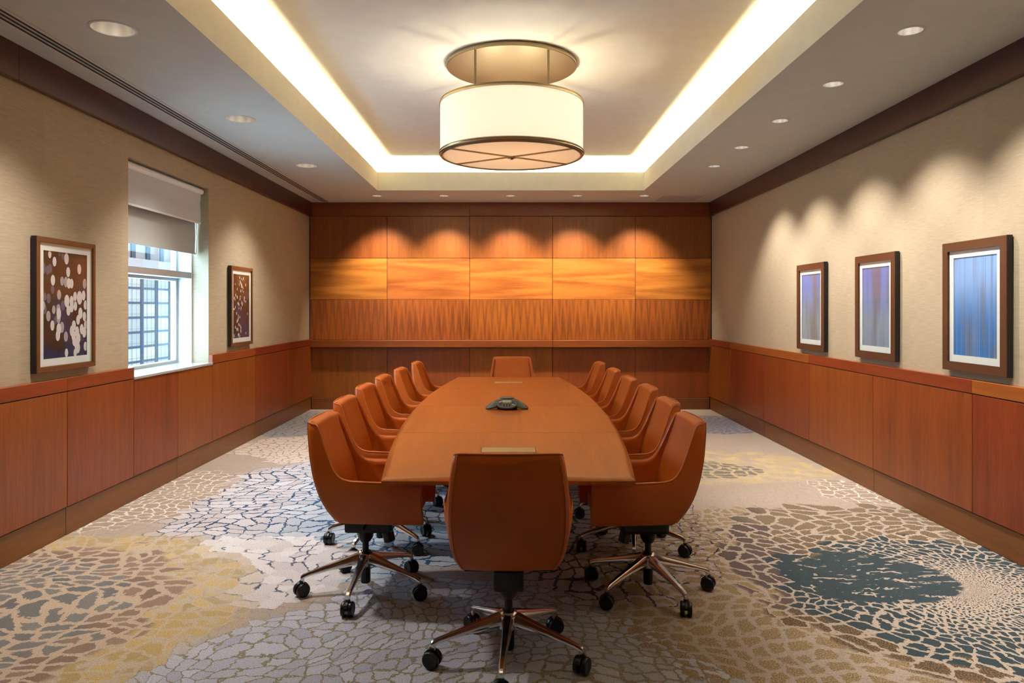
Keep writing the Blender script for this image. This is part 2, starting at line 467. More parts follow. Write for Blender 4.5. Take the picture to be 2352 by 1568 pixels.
# ------------------------------------------------------------------ left wall with window opening
WY0, WY1, WZ0, WZ1 = 5.62, 7.126, .945, 2.665
wl = root('wall_left', 'beige grasscloth wall over reddish wood wainscot, with the window', 'wall')
bm = bmesh.new()
D0 = XL - .16
for b in ((D0, XL, YF, WY0, 0, ZC), (D0, XL, WY1, YB + .1, 0, ZC), (D0, XL, WY0, WY1, 0, WZ0 - .02), (D0, XL, WY0, WY1, WZ1, ZC)):
    box(bm, *b)
obj('wallpaper', bm, 'wall', wl)
yj = [YF, -.31, .96, 2.23, 3.51, 4.78, 5.63, 6.375, 7.12, 8.335, 9.55, YB]
g = .0035
bm = bmesh.new(); box(bm, XL, WL - .012, YF, YB, .02, RAIL0 - .004); obj('panel_backing', bm, 'groove', wl)
for a, b_ in zip(yj[:-1], yj[1:]):
    boxobj('wall_panel', 'wood_v', (WL - .02, WL, a + g, b_ - g, .19, RAIL0 - .006), wl, bev=.0015, seg=1)
# right wall
wr = root('wall_right', 'beige grasscloth wall over reddish wood wainscot, with three blue prints', 'wall')
bm = bmesh.new(); box(bm, XR, XR + .12, YF, YB + .1, 0, ZC); obj('wallpaper', bm, 'wall', wr)
yjr = [YF, -.44, .83, 2.10, 3.37, 4.64, 5.906, 7.165, 8.43, 9.7, YB]
bm = bmesh.new(); box(bm, WR + .012, XR, YF, YB, .02, RAIL0 - .004); obj('panel_backing', bm, 'groove', wr)
for a, b_ in zip(yjr[:-1], yjr[1:]):
    boxobj('wall_panel', 'wood_v', (WR, WR + .02, a + g, b_ - g, .19, RAIL0 - .006), wr, bev=.0015, seg=1)
# front wall, behind the camera
wf = root('wall_front', 'plain wood wall opposite the ledge wall', 'wall')
bm = bmesh.new(); box(bm, XL - .15, XR + .1, YF - .12, YF, 0, ZC); obj('wallpaper', bm, 'wall', wf)
boxobj('wall_panel', 'wood_backv', (XL, XR, YF, YF + .03, .02, ZC), wf)

# rails
def rail(n, segs, x0, x1, label):
    r = root('trim_%d' % n, label, 'chair rail')
    for a, b_ in segs: boxobj('rail_board', 'wood_raily', (x0, x1, a + .001, b_ - .001, RAIL0, RAIL1), r, bev=.002, seg=1)
rail(1, ((YF, .96), (.96, 2.9), (2.9, 4.78), (4.78, 5.63)), XL, WL + .002, 'wood chair rail along the window wall, near stretch up to the sill')
rail(2, ((7.12, 8.33), (8.33, YB)), XL, WL + .002, 'wood chair rail along the window wall, beyond the sill')
rail(3, ((YF, -.4), (-.4, 2.12), (2.12, 4.645), (4.645, 7.17), (7.17, 9.7), (9.7, YB)), WR - .002, XR, 'wood chair rail beneath the blue prints')
# baseboards
def base(name, segs, x0, x1, label):
    r = root(name, label, 'baseboard')
    for a, b_ in segs: boxobj('base_board', 'wood_base', (x0, x1, a + .001, b_ - .001, 0, .183), r, bev=.003, seg=1)
base('baseboard_left', ((YF, .5), (.5, 3.2), (3.2, 4.78), (4.78, 6.38), (6.38, 8.33), (8.33, YB)), XL, WL - .010, 'brown wooden baseboard under the window wall')
base('baseboard_right', ((YF, .83), (.83, 3.37), (3.37, 5.91), (5.91, 8.43), (8.43, YB)), WR + .010, XR, 'brown wooden baseboard under the blue prints wall')
# crowns
def crown(n, segs, x0, x1, label):
    r = root('trim_%d' % n, label, 'crown trim')
    for a, b_ in segs: boxobj('crown_board', 'crown', (x0, x1, a + .001, b_ - .001, ZC - .208, ZC), r, bev=.002, seg=1)
crown(4, ((YF, 4.3), (4.3, 8.17), (8.17, YB)), XL, XL + .045, 'dark wood crown board above the window wall')
crown(5, ((YF, 3.0), (3.0, 7.0), (7.0, YB)), XR - .045, XR, 'dark wood crown board above the blue prints wall')

# back wall panelling
wb = root('wall_back', 'walnut panelled wall in a grid, with a long ledge', 'wall')
boxobj('wall_core', 'groove', (XL - .15, XR + .1, YB + .018, YB + .14, 0, ZC), wb)
xs_ = [WL - .01, -1.79, -.572, .649, 1.869, WR + .01]
rows = [(2.232, 2.843, 'wood_backv'), (1.622, 2.224, 'wood_h'), (1.026, 1.614, 'wood_arch'), (.168, .915, 'wood_backv')]
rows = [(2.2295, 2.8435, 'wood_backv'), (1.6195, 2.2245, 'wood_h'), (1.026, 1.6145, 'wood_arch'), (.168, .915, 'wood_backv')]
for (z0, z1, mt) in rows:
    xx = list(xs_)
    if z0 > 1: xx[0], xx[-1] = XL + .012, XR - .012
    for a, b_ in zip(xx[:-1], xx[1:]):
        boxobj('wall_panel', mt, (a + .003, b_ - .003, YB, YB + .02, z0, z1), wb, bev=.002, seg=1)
r = root('trim_6', 'wood crown board above the panelled wall', 'crown trim')
for a, b_ in ((XL + .04, -.575), (-.575, XR - .04)):
    boxobj('crown_board', 'wood_railx', (a + .001, b_ - .001, YB - .015, YB + .02, 2.847, ZC), r, bev=.002, seg=1)
r = root('trim_7', 'long wood ledge across the panelled wall', 'ledge')
for a, b_ in ((WL, .649), (.649, WR)):
    boxobj('ledge_board', 'wood_railx', (a + .001, b_ - .001, YB - .10, YB + .01, .922, 1.022), r, bev=.003, seg=1)
r = root('baseboard_back', 'brown wooden baseboard under the panelled wall', 'baseboard')
boxobj('base_board', 'wood_basex', (WL, WR, YB - .012, YB + .01, 0, .165), r, bev=.003, seg=1)

# ------------------------------------------------------------------ ceiling
TX0, TX1, TY0, TY1 = -1.735, 1.795, 2.05, 9.62
LEFT_LAMPS = [(-2.205, y, .112) for y in (4.05, 5.98, 7.94)]
RIGHT_LAMPS = [(2.255, y, .066) for y in (2.1, 3.09, 4.08, 5.05, 6.04, 7.04, 7.97)]  # nearest two are unseen, added to light the foreground
BACK_LAMPS = [(x, 10.07, .066) for x in (-1.82, -.893, .03, .95, 1.88)]
ce = root('ceiling', 'pale ceiling with a recessed lit tray', 'ceiling')
bm = bmesh.new()
def loop(pts):
    vs = [bm.verts.new(p) for p in pts]
    return [bm.edges.new((vs[i], vs[(i + 1) % len(vs)])) for i in range(len(vs))]
es = loop([(XL - .1, YF - .1, ZC), (XR + .1, YF - .1, ZC), (XR + .1, YB + .1, ZC), (XL - .1, YB + .1, ZC)])
es += loop([(TX0, TY0, ZC), (TX1, TY0, ZC), (TX1, TY1, ZC), (TX0, TY1, ZC)])
for (x, y, r_) in LEFT_LAMPS + RIGHT_LAMPS + BACK_LAMPS:
    es += loop([(x + r_ * math.cos(2 * PI * k / 32), y + r_ * math.sin(2 * PI * k / 32), ZC) for k in range(32)])
bmesh.ops.triangle_fill(bm, use_beauty=True, edges=es)
bm.normal_update()
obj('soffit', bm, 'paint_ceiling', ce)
def tray(name, prof, mat, sharp=40):
    bm = bmesh.new()
    def rect(d, z): return [(TX0 - d, TY0 - d, z), (TX1 + d, TY0 - d, z), (TX1 + d, TY1 + d, z), (TX0 - d, TY1 + d, z)]
    for k in range(4):
        cols = [(bm.verts.new(rect(d, z)[k]), bm.verts.new(rect(d, z)[(k + 1) % 4])) for d, z in prof]
        for (a, b_), (c, d_) in zip(cols[:-1], cols[1:]):
            f = bm.faces.new((a, b_, d_, c)); f.smooth = True
    o = obj(name, bm, mat, ce, sharp)
    return o
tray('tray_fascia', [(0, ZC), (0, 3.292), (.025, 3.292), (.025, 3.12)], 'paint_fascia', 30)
pf = [(.025, 3.12), (.2, 3.12), (.2, 3.33)]
for k in range(1, 13):
    a = k / 12 * PI / 2
    pf.append((.2 - .38 * (1 - math.cos(a)), 3.33 + (ZT - 3.33) * math.sin(a)))
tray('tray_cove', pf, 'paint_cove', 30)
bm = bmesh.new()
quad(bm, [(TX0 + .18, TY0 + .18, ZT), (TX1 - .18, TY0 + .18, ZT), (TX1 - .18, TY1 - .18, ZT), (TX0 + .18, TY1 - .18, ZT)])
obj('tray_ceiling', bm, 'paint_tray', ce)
# slab over everything: keeps daylight out
boxobj('ceiling_slab', 'paint_ceiling', (XL - .4, XR + .2, YF - .2, YB + .2, 3.6, 3.7), ce)
bm = bmesh.new()
for b_ in ((XL - .35, XL - .155, YF - .2, YB + .2, ZC + .02, 3.6), (XR + .1, XR + .2, YF - .2, YB + .2, ZC - .02, 3.6),
           (XL - .3, XR + .2, YF - .2, YF - .1, ZC - .02, 3.6), (XL - .3, XR + .2, YB + .1, YB + .2, ZC - .02, 3.6)):
    box(bm, *b_)
obj('ceiling_void_wall', bm, 'paint_ceiling', ce)

# ------------------------------------------------------------------ recessed lamps
WARM = (1.0, .80, .52)
def light(name, typ, loc, energy, col, **kw):
    l = bpy.data.lights.new(name, typ); l.energy = energy; l.color = col
    for k, v in kw.items(): setattr(l, k, v)
    o = bpy.data.objects.new(name, l); C.objects.link(o); o.location = loc
    return o
def aim(o, d):
    o.rotation_euler = Vector(d).to_track_quat('-Z', 'Y').to_euler()
def make_lamp(r, lens, tilt):
    t = thing('recessed_downlight', '', 'downlight')
    bm = bmesh.new()
    lathe(bm, [(r - .002, 0), (r - .002, -.004), (r + .010, -.004), (r + .014, -.001), (r + .014, 0)], 40, close=True)
    obj('trim_ring', bm, 'trim_white', t)
    bm = bmesh.new()
    n = 40; prof = [(r - .001, .0), (r * .97, .03), (r * .86, .07), (r * .66, .115), (r * .50, .14)]
    rings = []
    for (rr, h) in prof:
        rings.append([bm.verts.new((rr * math.cos(2 * PI * k / n) + tilt * h, rr * math.sin(2 * PI * k / n), h)) for k in range(n)])
    for A, B in zip(rings[:-1], rings[1:]):
        for k in range(n):
            f = bm.faces.new((A[k], A[(k + 1) % n], B[(k + 1) % n], B[k])); f.smooth = True
    obj('reflector', bm, 'reflector', t, label='shiny metal reflector')
    bm = bmesh.new()
    lathe(bm, [(r * .48, .128), (r * .52, .139)], 24, ctr=(tilt * .135, 0, 0)); obj('lamp_lens', bm, lens, t)
    return t
def dup(src, loc, rz, label, group):
    r_ = src.copy(); C.objects.link(r_); r_.location = loc; r_.rotation_euler = (0, 0, rz)
    r_['label'] = label
    if group: r_['group'] = group
    for ch in list(src.children):
        c = ch.copy(); C.objects.link(c); c.parent = r_
        for gch in ch.children:
            d = gch.copy(); C.objects.link(d); d.parent = c
    return r_
big = make_lamp(.112, 'lens_dim', 0)
small = make_lamp(.066, 'lens', 0)
ords = ['first', 'second', 'third', 'fourth', 'fifth', 'sixth', 'seventh']
def place_lamps(src, lst, labels, group, rz, first):
    for i, (x, y, _) in enumerate(lst):
        if i == 0 and first:
            src.location = (x, y, ZC); src.rotation_euler = (0, 0, rz); src['label'] = labels[i]; src['group'] = group
        else: dup(src, (x, y, ZC), rz, labels[i], group)
place_lamps(big, LEFT_LAMPS, ['large recessed downlight beside the slot vent, %s' % s for s in
            ('glowing warm, first in its row from the camera', 'second of three from the camera', 'third of three from the camera')],
            'large downlights beside the slot vent', 0, True)
place_lamps(small, RIGHT_LAMPS, ['small recessed downlight above the blue prints, %s' % s for s in
            ('added out of view as foreground fill, nearer one', 'added out of view as foreground fill, farther one', 'first in view from the camera', 'second from the camera', 'third from the camera', 'fourth from the camera', 'last, next to the ceiling grille')],
            'small downlights above the blue prints', 0, True)
place_lamps(small, BACK_LAMPS, ['small recessed downlight washing the panelled wall, %s' % s for s in
            ('at the window end of the row', 'second from the window end', 'middle of the row of five', 'second from the ceiling grille', 'next to the ceiling grille')],
            'small downlights before the panelled wall', 0, False)

# ------------------------------------------------------------------ slot vent, grille
t = thing('linear_slot_vent', 'long linear slot air vent with three black slots along the ceiling', 'air vent')
bm = bmesh.new(); box(bm, -2.745, -2.615, YF + .1, YB - .08, ZC - .0022, ZC - .0010); obj('vent_backing', bm, 'vent_dark', t)
for k, (a, b_) in enumerate(((-2.636, -2.610), (-2.672, -2.655), (-2.708, -2.691), (-2.750, -2.727))):
    boxobj('vent_bar', 'trim_white' if k in (0, 3) else 'grille', (a, b_, YF + .1, YB - .075, ZC - .004, ZC - .0005), t)
t = thing('return_air_grille', 'flat square grey grille in the ceiling near the far right corner', 'air grille', (2.405, 10.28, ZC))
bm = bmesh.new(); box(bm, -.285, .285, -.26, .26, -.008, -.003)
obj('grille_plate', bm, 'grille', t)
bm = bmesh.new()
for b_ in ((-.31, -.285, -.285, .285), (.285, .31, -.285, .285), (-.285, .285, -.285, -.26), (-.285, .285, .26, .285)):
    box(bm, b_[0], b_[1], b_[2], b_[3], -.011, -.0005)
obj('grille_frame', bm, 'trim_white', t)

# ------------------------------------------------------------------ ceiling drum lamp
LX, LY = .025, 5.88
t = thing('drum_ceiling_lamp', 'large cream drum lamp with bronze rings hanging from a round bronze plate', 'ceiling lamp', (LX, LY, 0))
RD = .575
bm = bmesh.new()
lathe(bm, [(.518, 3.430), (.524, 3.434), (.526, 3.44), (.526, 3.455), (.523, ZT - .003), (.3, ZT - .002)], 96); obj('ceiling_plate', bm, 'bronze', t, 30)
for (x, y) in ((-.275, -.42), (.275, -.42), (-.275, .42), (.275, .42)):
    bm = bmesh.new(); lathe(bm, [(.009, 3.08), (.009, 3.432)], 12, ctr=(x, y, 0)); obj('hanging_rod', bm, 'bronze_dark', t)
ZD0, ZD1 = 2.715, 3.145
bm = bmesh.new()
lathe(bm, [(RD, ZD0 + .03), (RD, ZD1 - .015), (RD - .003, ZD1 - .015), (RD - .003, ZD0 + .03)], 128, close=True); obj('drum_shade', bm, 'shade', t)
def ring(name, prof, mat): 
    bm = bmesh.new(); lathe(bm, prof, 128, close=True); return obj(name, bm, mat, t, 30)
ring('top_ring', [(RD - .012, ZD1 - .022), (RD + .006, ZD1 - .022), (RD + .007, ZD1 - .012), (RD + .003, ZD1 - .010), (RD + .003, ZD1 + .004), (RD - .012, ZD1 + .004)], 'bronze_dark')
ring('bottom_ring', [(RD - .018, ZD0 + .030), (RD + .006, ZD0 + .036), (RD + .011, ZD0 + .028), (RD + .007, ZD0 + .022), (RD + .009, ZD0 + .014), (RD + .001, ZD0 + .008), (RD + .000, ZD0 + .001), (RD - .012, ZD0 - .005), (RD - .022, ZD0)], 'bronze_dark')
bm = bmesh.new(); lathe(bm, [(RD - .02, ZD0 + .006), (RD - .02, ZD0 + .009)], 96); obj('bottom_diffuser', bm, 'diffuser', t)
for a in (R(33), R(-33)):
    bm = bmesh.new(); box(bm, -RD + .018, RD - .018, -.006, .006, ZD0 - .004, ZD0 + .006)
    bmesh.ops.rotate(bm, verts=bm.verts[:], cent=(0, 0, 0), matrix=Matrix.Rotation(a, 3, 'Z')); obj('cross_bar', bm, 'bronze_dark', t)
bm = bmesh.new(); lathe(bm, [(.004, ZD0 - .022), (.014, ZD0 - .020), (.018, ZD0 - .012), (.036, ZD0 - .009), (.036, ZD0 + .002), (.002, ZD0 + .004)], 32); obj('finial', bm, 'bronze_dark', t)
bm = bmesh.new()
for k in range(4):
    a = PI / 4 + k * PI / 2
    tube(bm, [(0, 0, ZD1 - .03), (RD * math.cos(a), RD * math.sin(a), ZD1 - .012)], .008, 8)
lathe(bm, [(.03, ZD1 - .10), (.03, ZD1 - .02)], 16)
obj('spider_frame', bm, 'bronze_dark', t)
LAMP = t

# ------------------------------------------------------------------ window
w = root('window_1', 'tall window in the window wall with white jambs and a grey transom', 'window')
XI, XG = XL - .16, -3.255
bm = bmesh.new()   # white reveal beyond the papered one
box(bm, XG - .02, XI, WY1 - .02, WY1 + .12, WZ0 - .02, WZ1 + .1)
box(bm, XG - .02, XI, WY0 - .12, WY0 + .02, WZ0 - .02, WZ1 + .1)
box(bm, XG - .02, XI, WY0 + .02, WY1 - .02, WZ1 - .02, WZ1 + .1)
box(bm, XG - .02, XI - .002, WY0 + .02, WY1 - .02, WZ0 - .05, WZ0 + .012)
obj('jamb', bm, 'white_paint', w)
boxobj('transom', 'alu', (XG - .03, XI, WY0 + .02, WY1 - .02, 1.782, 1.842), w, bev=.003)
bm = bmesh.new()
for b_ in ((WY1 - .062, WY1 - .02, WZ0 + .012, WZ1 - .02), (WY0 + .02, WY0 + .062, WZ0 + .012, WZ1 - .02)):
    box(bm, XG - .03, XG + .025, b_[0], b_[1], b_[2], b_[3], bev=.003)
box(bm, XG - .03, XG + .03, WY0 + .06, WY1 - .06, 1.755, 1.781, bev=.002)
box(bm, XG - .03, XG + .025, WY0 + .06, WY1 - .06, WZ0 + .012, WZ0 + .045, bev=.003)
obj('window_frame', bm, 'alu', w)
for z0, z1 in ((WZ0 + .03, 1.77), (1.84, WZ1)):
    boxobj('pane', 'glass', (XG - .012, XG - .006, WY0 + .05, WY1 - .05, z0, z1), w)
boxobj('sill', 'stone', (XG + .03, WL + .008, WY0 + .01, WY1 - .006, .940, .962), w, bev=.003)
# papered reveal closes the gap between wall and white jamb: it is the wall's own thickness

# roller blinds
def blind(label, x, zb, zt, r, mat, rollmat, y0, y1, chain=None):
    t = thing('roller_blind', label, 'blind', (0, 0, 0), 0, 'roller blinds in the window')
    bm = bmesh.new(); lathe(bm, [(r * .8, y0 - .010), (r, y0 - .004), (r, y1 + .012), (r * .8, y1 + .018)], 28, ctr=(x + (.002 if chain is None else -r), 0, zt), axis='y'); obj('roller', bm, rollmat, t)
    bm = bmesh.new()
    n = 14; f = []
    for k in range(n + 1):
        z = zt - (zt - zb) * k / n
        f.append([bm.verts.new((x + dx + .0025 * math.sin(k * .8), y, z)) for dx, y in ((.001, y0), (.001, y1), (-.001, y1), (-.001, y0))])
    for A, B in zip(f[:-1], f[1:]):
        for k in range(4):
            bm.faces.new((A[k], A[(k + 1) % 4], B[(k + 1) % 4], B[k])).smooth = True
    bm.faces.new(f[0]); bm.faces.new(f[-1])
    obj('blind_fabric', bm, mat, t)
    boxobj('hem_bar', 'white_paint' if chain is None else mat, (x - .004, x + .005, y0, y1, zb - .005, zb + .012), t, bev=.002)
    bm = bmesh.new(); box(bm, x - r, x + .002, y1 + .018, WY1, zt - .02, WZ1); obj('bracket', bm, 'gold_fillet', t)
    if chain:
        bm = bmesh.new()
        tube(bm, [(x + .006, y1 + .004, zt), (x + .007, y1 + .004, (zt + zb) / 2), (x + .011, y1 + .012, zb + .16), (x + .008, y1 + .006, zb + .005), (x + .005, y1 - .002, zb - .003)], .0045, 6)
        obj('cord', bm, 'white_paint', t)
    return t
blind('pale grey roller blind at the window top, shorter and in front', -2.995, 2.313, 2.622, .027, 'blind_a', 'white_paint', 5.635, 7.064)
blind('darker grey roller blind at the window, longer and behind the pale one', -3.062, 2.022, 2.630, .018, 'blind_b', 'alu', 5.63, 7.103, chain=True)

# ------------------------------------------------------------------ office building across the street
def facade_glass():
    m, t, b = newmat('facade_glass')
    rn = t.rnd()
    n = t.noise(t.v('MULTIPLY', t.coord(), (.3, .6, .9)), 1.3, 3)
    c = t.mix(t.lin(t.m('ADD', t.m('MULTIPLY', rn, .6), t.m('MULTIPLY', n, .4)), .2, .9), (.062, .052, .043), (.108, .083, .063))
    t.put(b.inputs['Base Color'], c); b.inputs['Roughness'].default_value = .6; b.inputs['Specular IOR Level'].default_value = .08
    return m
M['fglass'] = facade_glass()
M['fsteel'] = plain('facade_steel', (.011, .014, .019), .8, spec=.05)
M['fpale'] = plain('facade_pale_panel', (.085, .062, .055), .8, spec=.05)
M['fthin'] = plain('facade_mullion', (.042, .039, .035), .8, spec=.05)
t = thing('office_building', 'glass office building with dark columns seen through the window', 'building', (-75, 152, 0))
Y0, Y1 = 122, 182
bm = bmesh.new(); box(bm, -14, -.9, Y0 - 152, Y1 - 152, -26, 11.2); obj('building_core', bm, 'fpale', t)
cols_y = [149.8 + 6.15 * k for k in range(-4, 5)]
zs = [-24.2 + 3.0 * k for k in range(12)]   # floor bands
zs = [5.5 + .03 - 3.0 * k for k in range(-1, 9)]
cols_vis = [c for c in cols_y if Y0 < c < Y1]
for c in cols_vis:
    boxobj('facade_column', 'fsteel', (-.6, -.42, c - 152 - .6, c - 152 + .6, -25, 10.0), t)
for z in zs:
    boxobj('floor_band', 'fsteel', (-.6, -.45, Y0 - 152, Y1 - 152, z - .22, z + .22), t)
nw = 0
for c, d in zip(cols_vis[:-1], cols_vis[1:]):
    for z in zs[1:]:
        if nw >= 96: break
        bm = bmesh.new(); box(bm, -.75, -.55, c - 152 + .3, d - 152 - .3, z + .15, z + 2.85)
        wd = obj('facade_window', bm, 'fglass', t); nw += 1
        if 138 < c < 172 and z > -14:
            bm = bmesh.new()
            for q in (.3, .36, .68):
                y = c - 152 + .4 + (d - c - .8) * q
                box(bm, -.56, -.535, y - .06, y + .06, z + .2, z + 2.8)
            box(bm, -.56, -.535, c - 152 + .4, d - 152 - .4, z + .7, z + .78)
            obj('mullion', bm, 'fthin', wd)
boxobj('parapet', 'fpale', (-1.2, .2, Y0 - 152, Y1 - 152, 9.0, 11.5), t)
boxobj('roof_band', 'fsteel', (-1.2, .3, Y0 - 152, Y1 - 152, 8.4, 9.0), t)
boxobj('penthouse', 'fpale', (-14, -2.5, Y0 - 152, Y1 - 152, 11.2, 24), t)
for c in cols_vis:
    boxobj('penthouse_pier', 'fsteel', (-2.6, -2.2, c - 152 - .8, c - 152 + .8, 11.5, 24), t)

# ------------------------------------------------------------------ framed pictures
def streaks(name, top, bot, warm, seed, dark):
    m, t, b = newmat(name)
    P = t.coord(); xs = t.sep(P)
    s = t.noise(t.comb(t.m('ADD', t.m('MULTIPLY', xs[1], 26.0), seed), t.m('MULTIPLY', xs[2], .55), seed), 1.0, 4, .7)
    f = t.noise(t.comb(t.m('ADD', t.m('MULTIPLY', xs[1], 95.0), seed), t.m('MULTIPLY', xs[2], .35), seed), 1.0, 2, .7)
    Lraw = t.noise(t.comb(t.m('ADD', t.m('MULTIPLY', xs[1], 6.5), seed), t.m('MULTIPLY', xs[2], 1.3), seed + 4), 1.0, 1)
    L = t.m('ADD', Lraw, t.m('MULTIPLY', xs[1], .45))
    zf = t.lin(xs[2], -.30, .30)
    c = t.mix(t.ss(zf, .2, .9), bot, top)
    c = t.mix(t.m('MULTIPLY', t.ss(L, .45, .68), .75), c, warm)
    c = t.mix(t.m('MULTIPLY', t.ss(s, .5, .72), .55), c, dark)
    c = t.mix(t.m('MULTIPLY', t.m('MULTIPLY', t.ss(f, .5, .7), t.ss(zf, .65, .1)), .5), c, (.55, .52, .48))
    t.put(b.inputs['Base Color'], c); b.inputs['Roughness'].default_value = .5
    return m
M['print_a'] = streaks('print_streaks_far', (.10, .22, .62), (.30, .36, .42), (.17, .165, .16), 3.1, (.13, .13, .17))
M['print_b'] = streaks('print_streaks_middle', (.11, .20, .56), (.22, .28, .38), (.13, .125, .14), 11.7, (.10, .09, .11))
M['print_c'] = streaks('print_streaks_near', (.22, .42, .78), (.02, .17, .50), (.13, .125, .11), 23.3, (.09, .13, .18))

def frame_bm(hw, hh, fw, th, side=1):
    """mitred frame in the y-z plane; face at x = 0, back at x = -th"""
    bm = bmesh.new()
    out = [(-hw, -hh), (hw, -hh), (hw, hh), (-hw, hh)]
    inn = [(-hw + fw, -hh + fw), (hw - fw, -hh + fw), (hw - fw, hh - fw), (-hw + fw, hh - fw)]
    b = .003
    def sc(l, d): return [(y - math.copysign(d, y), z - math.copysign(d, z)) for y, z in l]
    loops = [[(-th, y, z) for y, z in out], [(-b, y, z) for y, z in out], [(0, y, z) for y, z in sc(out, b)],
             [(0, y, z) for y, z in sc(inn, -b)], [(-b, y, z) for y, z in inn], [(-th * .6, y, z) for y, z in inn]]
    V = [[bm.verts.new(p) for p in l] for l in loops]
    for i in range(5):
        for k in range(4):
            f = bm.faces.new((V[i][k], V[i][(k + 1) % 4], V[i + 1][(k + 1) % 4], V[i + 1][k])); f.material_index = 1 if i == 0 else 0
    return bm
def picture(label, y, z, hw, hh, fw, mat_w, fmat, on_left, printer, group):
    t = thing('framed_picture', label, 'picture', (XL + .045 if on_left else XR - .045, y, z), 0 if on_left else PI, group)
    obj('frame', frame_bm(hw, hh, fw, .038), [fmat, 'frame_side'], t)
    iw, ih = hw - fw, hh - fw
    if on_left:
        bm = frame_bm(iw, ih, .006, .010); bmesh.ops.translate(bm, verts=bm.verts[:], vec=(-.007, 0, 0)); obj('fillet', bm, ['gold_fillet', 'gold_fillet'], t)
    bm = frame_bm(iw, ih, mat_w, .006)
    bmesh.ops.translate(bm, verts=bm.verts[:], vec=(-.014, 0, 0)); obj('mat_board', bm, ['mat_board', 'mat_board'], t)
    printer(t, iw - mat_w, ih - mat_w)
    boxobj('backing_board', 'frame_side', (-.038, -.022, -hw + .01, hw - .01, -hh + .01, hh - .01), t)
    boxobj('glazing', 'glass', (-.0095, -.0075, -iw, iw, -ih, ih), t)
    boxobj('hanger', 'blackmetal', (-.046, -.036, -.03, .03, hh - .10, hh - .06), t)
    return t
def print_flat(mat):
    def f(t, a, b_):
        bm = bmesh.new(); box(bm, -.021, -.0185, -a - .004, a + .004, -b_ - .004, b_ + .004); obj('print', bm, mat, t)
    return f
def bokeh_bg():
    m, t, b = newmat('bokeh_ground')
    P = t.coord(); xs = t.sep(P)
    n = t.noise(P, 4.5, 2, .5)
    zf = t.lin(xs[2], -.3, .3)
    blue = t.m('MAXIMUM', t.ss(t.m('ADD', n, t.m('MULTIPLY', zf, -.22)), .40, .52), 0.0)
    c = t.mix(blue, (.030, .014, .009), (.022, .030, .085))
    c = t.mix(t.ss(t.noise(P, 9.0, 2), .55, .75), c, (.045, .018, .018))
    t.put(b.inputs['Base Color'], c); b.inputs['Roughness'].default_value = .45
    return m
M['bokeh_ground'] = bokeh_bg()
M['bokeh_white'] = plain('bokeh_white', (.72, .66, .64), .5)
M['bokeh_mid'] = plain('bokeh_mid', (.42, .37, .40), .5)
M['bokeh_dim'] = plain('bokeh_dim', (.13, .11, .16), .5)
CIR = """229 222 47 0;277 303 57 0;330 205 40 2;368 240 45 2;404 272 67 0;422 420 60 0;547 390 60 0;165 380 70 2;232 378 55 2;207 400 55 2;261 508 63 0;357 520 55 1;398 530 62 1;430 545 62 0;460 547 57 0;610 550 58 1;258 612 50 2;325 670 60 1;408 740 75 0;460 740 62 0;499 690 55 0;550 705 80 0;597 680 58 0;178 690 50 2;218 710 60 2;365 790 60 2;165 790 55 1;618 785 55 0;318 830 60 1;425 845 60 0;460 810 60 0;502 795 55 0;270 835 50 1;322 880 68 0;178 830 60 2;215 905 62 1;560 875 66 0;606 910 55 0;533 948 57 0;255 1010 60 0;287 950 48 2;320 930 60 1;622 1000 50 0;355 1030 65 1;322 1050 70 0;485 1010 60 0;462 1070 62 0;520 1080 65 0;575 1050 60 0;605 1085 62 0;398 1132 60 1;312 1120 65 0;480 1120 60 0;535 1150 65 0;490 1180 60 0;618 1238 53 0;530 1255 66 0;403 1312 50 0;500 1310 50 0;508 1220 50 0"""
def bokeh(circles):
    def f(t, a, b_):
        bm = bmesh.new()
        box(bm, -.023, -.0195, -a - .004, a + .004, -b_ - .004, b_ + .004)
        lay = 0
        for (u, v, r_, k) in sorted(circles, key=lambda c: -c[3]):
            lay += 1
            x = -.0194 + lay * 1.2e-5
            pts = []
            for q in range(14):
                an = 2 * PI * q / 14
                yy = max(-a, min(a, u * 2 * a - a + .64 * r_ * math.cos(an))); zz = max(-b_, min(b_, b_ - v * 2 * b_ + r_ * math.sin(an)))
                pts.append((x, yy, zz))
            cen = bm.verts.new((x, sum(p[1] for p in pts) / 14, sum(p[2] for p in pts) / 14))
            vs = [bm.verts.new(p) for p in pts]
            for q in range(14):
                try:
                    fc = bm.faces.new((cen, vs[q], vs[(q + 1) % 14])); fc.material_index = 1 + k
                except ValueError: pass
        obj('print', bm, ['bokeh_ground', 'bokeh_white', 'bokeh_mid', 'bokeh_dim'], t)
    return f
big_c = []
for s in CIR.split(';'):
    x, y, r_, k = map(float, s.split())
    a = (x - 155) / 477; top = 170 + 65 * a; bot = 1390 - 55 * a
    big_c.append((a, (y - top) / (bot - top), r_ / (bot - top) * .706 * .93, int(k)))
rnd = random.Random(7)
small_c = []
for k in range(64):
    v = rnd.random()
    cx = .42 + .1 * math.sin(v * 7)
    u = cx + rnd.gauss(0, .10 + .26 * abs(v - .62)) if k > 14 else rnd.uniform(.04, .96)
    small_c.append((min(.97, max(.03, u)), .02 + .96 * v, rnd.uniform(.012, .019), 0 if rnd.random() < .72 else 1))
PZ = 1.515
picture('thin wood framed print of large white bokeh spots, on the near side of the window', 4.783, PZ, .318, .425, .028, .052, 'frame_wood', True, bokeh(big_c), 'bokeh prints on the window wall')
picture('thin wood framed print of small white bokeh dots, between the window and the panelled wall', 7.92, PZ, .318, .425, .028, .052, 'frame_wood', True, bokeh(small_c), 'bokeh prints on the window wall')
